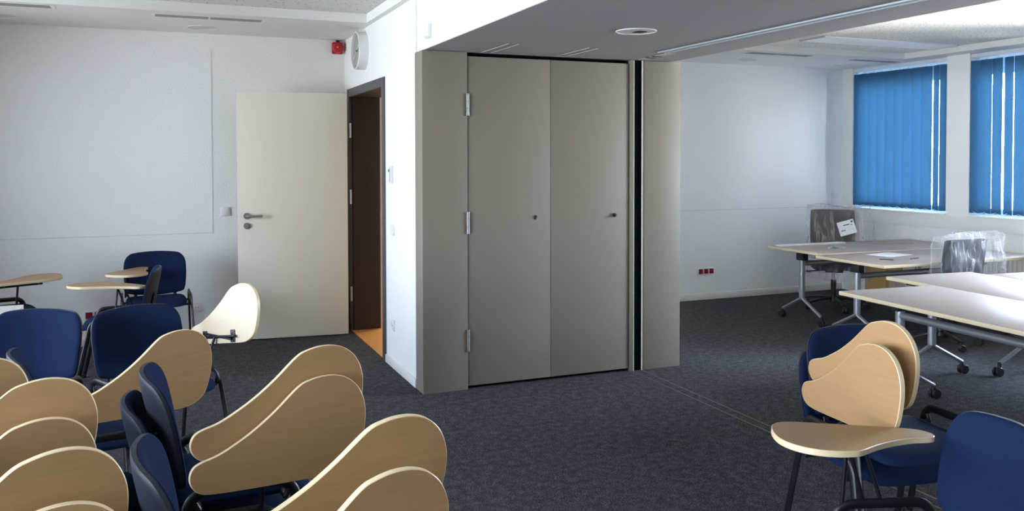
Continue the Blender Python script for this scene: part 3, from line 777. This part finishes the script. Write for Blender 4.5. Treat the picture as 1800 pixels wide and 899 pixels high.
# ------------------------------------------------------------------ things lying on the tables
ZT = .7206
def sheet(name, label, cat, x, y, rz, lx, ly, m, h=.0012, lift=0):
    o = MB().box((-lx/2, -ly/2, 0), (lx/2, ly/2, h), m).build(name); o.location = (x, y, ZT+lift); o.rotation_euler = (0, 0, rad(rz)); return tag(o, label, cat)
def at_table(px, py):
    return None
sheet('paper_sheet', 'white sheet of paper on the nearer of the two far tables', 'paper', 6.06, 5.72, 12, .34, .24, 'paper')
sheet('wooden_strip', 'short dark strip on the corner of the nearer far table', 'strip', 5.73, 5.44, -48, .11, .012, 'brown', .006)
sheet('wooden_strip', 'short dark strip right of the other one on the table', 'strip', 6.02, 5.41, 10, .12, .010, 'brown', .006)
sheet('cover_strip', 'long reddish strip lying at the back of the far table', 'strip', 6.86, 6.44, -28, .40, .035, 'copper', .006)
sheet('board_strip', 'long pale board strip along the back edge of the far table', 'strip', 6.05, 6.70, -1, .82, .07, 'greytop', .012)
o = empty('screw_bag', 'clear bag of dark screws lying on the far table', 'bag', (6.02, 6.32, ZT))
bm = bmesh.new(); bmesh.ops.create_icosphere(bm, subdivisions=3, radius=1)
for v in bm.verts:
    v.co = Vector((v.co.x*.10, v.co.y*.065, max(-.001, v.co.z)*.022))+noise.noise_vector(v.co*3)*.008; v.co.z = max(.0005, v.co.z)
mb = MB(); mb.bm(bm, 'film'); mb.build('bag_film', o)
mb = MB()
for k in range(14):
    a, r_ = random.uniform(0, 2*pi), random.uniform(0, .06); q = random.uniform(0, pi); c = Vector((r_*cos(a)-.01, r_*sin(a)*.6, random.uniform(.005, .012)))
    mb.cyl(c-Vector((cos(q), sin(q), 0))*.014, c+Vector((cos(q), sin(q), 0))*.014, .003, 'ink', n=6)
mb.build('screws', o)
# cardboard box under the far tables
o = empty('cardboard_box', 'brown cardboard box on the floor behind the far tables', 'box', (7.36, 7.02, 0), rad(8))
MB().box((-.15, -.13, 0), (.15, .13, .50), 'card', .003).build('carton', o)
mb = MB(); mb.box((-.152, -.02, .44), (-.1505, .02, .50), 'tableedge'); mb.box((-.04, -.1320, .30), (.04, -.1305, .33), 'ink'); mb.build('tape', o)
# white table at the left picture edge
o = empty('white_table', 'white table corner entering at the left picture edge behind the bright blue chair', 'table', (-1.40, 5.53, 0))
MB().box((-.66, -.30, .692), (.66, .30, .72), 'greytop', .002).build('tabletop', o)
for sx in (-1, 1):
    for sy in (-1, 1): MB().tube([(sx*.60, sy*.25, 0), (sx*.60, sy*.25, .692)], .02, 'silver', n=12).build('leg', o)
mb = MB()
for s in (-1, 1): mb.box((-.58, s*.25-.012, .64), (.58, s*.25+.012, .69), 'silver')
mb.build('apron', o)

# ------------------------------------------------------------------ daylight and lamps
W = bpy.data.worlds.new('sky'); SC.world = W; W.use_nodes = True; nt = W.node_tree; nt.nodes.clear()
wo = nt.nodes.new('ShaderNodeOutputWorld'); bg = nt.nodes.new('ShaderNodeBackground'); nt.links.new(bg.outputs[0], wo.inputs[0])
tc = nt.nodes.new('ShaderNodeTexCoord'); sp = nt.nodes.new('ShaderNodeSeparateXYZ'); nt.links.new(tc.outputs['Generated'], sp.inputs[0])
rp = nt.nodes.new('ShaderNodeValToRGB'); e = rp.color_ramp.elements
e[0].position = .46; e[0].color = (.95, .93, .88, 1); e[1].position = .52; e[1].color = (1, 1, 1, 1)
x_ = e.new(1.0); x_.color = (.55, .72, 1.0, 1)
ad = nt.nodes.new('ShaderNodeMath'); ad.operation = 'MULTIPLY_ADD'; ad.inputs[1].default_value = .5; ad.inputs[2].default_value = .5
nt.links.new(sp.outputs['Z'], ad.inputs[0]); nt.links.new(ad.outputs[0], rp.inputs[0])
sd = nt.nodes.new('ShaderNodeMapRange'); sd.inputs[1].default_value = -.6; sd.inputs[2].default_value = .6; sd.inputs[3].default_value = 0; sd.inputs[4].default_value = 1
nt.links.new(sp.outputs['X'], sd.inputs[0])
tint = nt.nodes.new('ShaderNodeMix'); tint.data_type = 'RGBA'; tint.inputs[6].default_value = (.80, .90, 1.06, 1); tint.inputs[7].default_value = (2.7, 3.0, 3.4, 1)
nt.links.new(sd.outputs[0], tint.inputs[0])
mul = nt.nodes.new('ShaderNodeMix'); mul.data_type = 'RGBA'; mul.blend_type = 'MULTIPLY'; mul.inputs[0].default_value = 1
nt.links.new(rp.outputs[0], mul.inputs[6]); nt.links.new(tint.outputs[2], mul.inputs[7]); nt.links.new(mul.outputs[2], bg.inputs[0])
bg.inputs[1].default_value = 9.0
def area(name, loc, rot, sx, sy, power, col=(1, 1, 1), portal=False):
    l = bpy.data.lights.new(name, 'AREA'); l.shape = 'RECTANGLE'; l.size = sx; l.size_y = sy; l.energy = power; l.color = col
    if portal: l.cycles.is_portal = True
    o = bpy.data.objects.new(name, l); COL.objects.link(o); o.location = loc; o.rotation_euler = rot; return o
for h in WL: area('window_portal', (XL-.32, (h[0]+h[1])/2, (h[2]+h[3])/2), (0, rad(-90), 0), h[3]-h[2], h[1]-h[0], 1, portal=True)
for h in WF: area('window_portal', ((h[0]+h[1])/2, YF-.25, (h[2]+h[3])/2), (rad(90), 0, 0), h[1]-h[0], h[3]-h[2], 1, portal=True)
for h in WR: area('window_portal', (XR+.30, (h[0]+h[1])/2, (h[2]+2.5)/2), (0, rad(90), 0), 2.5-h[2], h[1]-h[0], 1, portal=True)
area('corridor_lamp', (2.8, 8.6, 2.76), (0, 0, 0), .6, .6, 11, (1, .86, .66))
area('corridor_lamp', (2.8, 11.6, 2.76), (0, 0, 0), .6, .6, 11, (1, .86, .66))

# ------------------------------------------------------------------ camera
def camera():
    f, cyy, yaw, pitch, roll = 1497.5, 315.3, .396297622, .0257578341, -.00169449585
    fw = Vector((sin(yaw)*cos(pitch), cos(yaw)*cos(pitch), -sin(pitch))); r = Vector((cos(yaw), -sin(yaw), 0)); u = r.cross(fw)
    r2, u2 = r*cos(roll)+u*sin(roll), -r*sin(roll)+u*cos(roll)
    cam = bpy.data.cameras.new('camera'); cam.sensor_fit = 'HORIZONTAL'; cam.sensor_width = 36; cam.lens = f/1800*36
    cam.shift_y = -(449.5-cyy)/1800; cam.clip_start = .05
    o = bpy.data.objects.new('camera', cam); COL.objects.link(o)
    o.matrix_world = Matrix(((r2.x, u2.x, -fw.x, 0), (r2.y, u2.y, -fw.y, 0), (r2.z, u2.z, -fw.z, 1.6), (0, 0, 0, 1)))
    SC.camera = o
camera()
SC.view_settings.view_transform = 'Standard'; SC.view_settings.look = 'None'
SC.view_settings.gamma = 1; SC.view_settings.exposure = 1.70; SC.view_settings.use_curve_mapping = False
SC.cycles.use_denoising = True
SC.cycles.max_bounces = 14; SC.cycles.diffuse_bounces = 8; SC.cycles.transparent_max_bounces = 24
SC.cycles.sample_clamp_indirect = 8; SC.cycles.caustics_reflective = False; SC.cycles.caustics_refractive = False
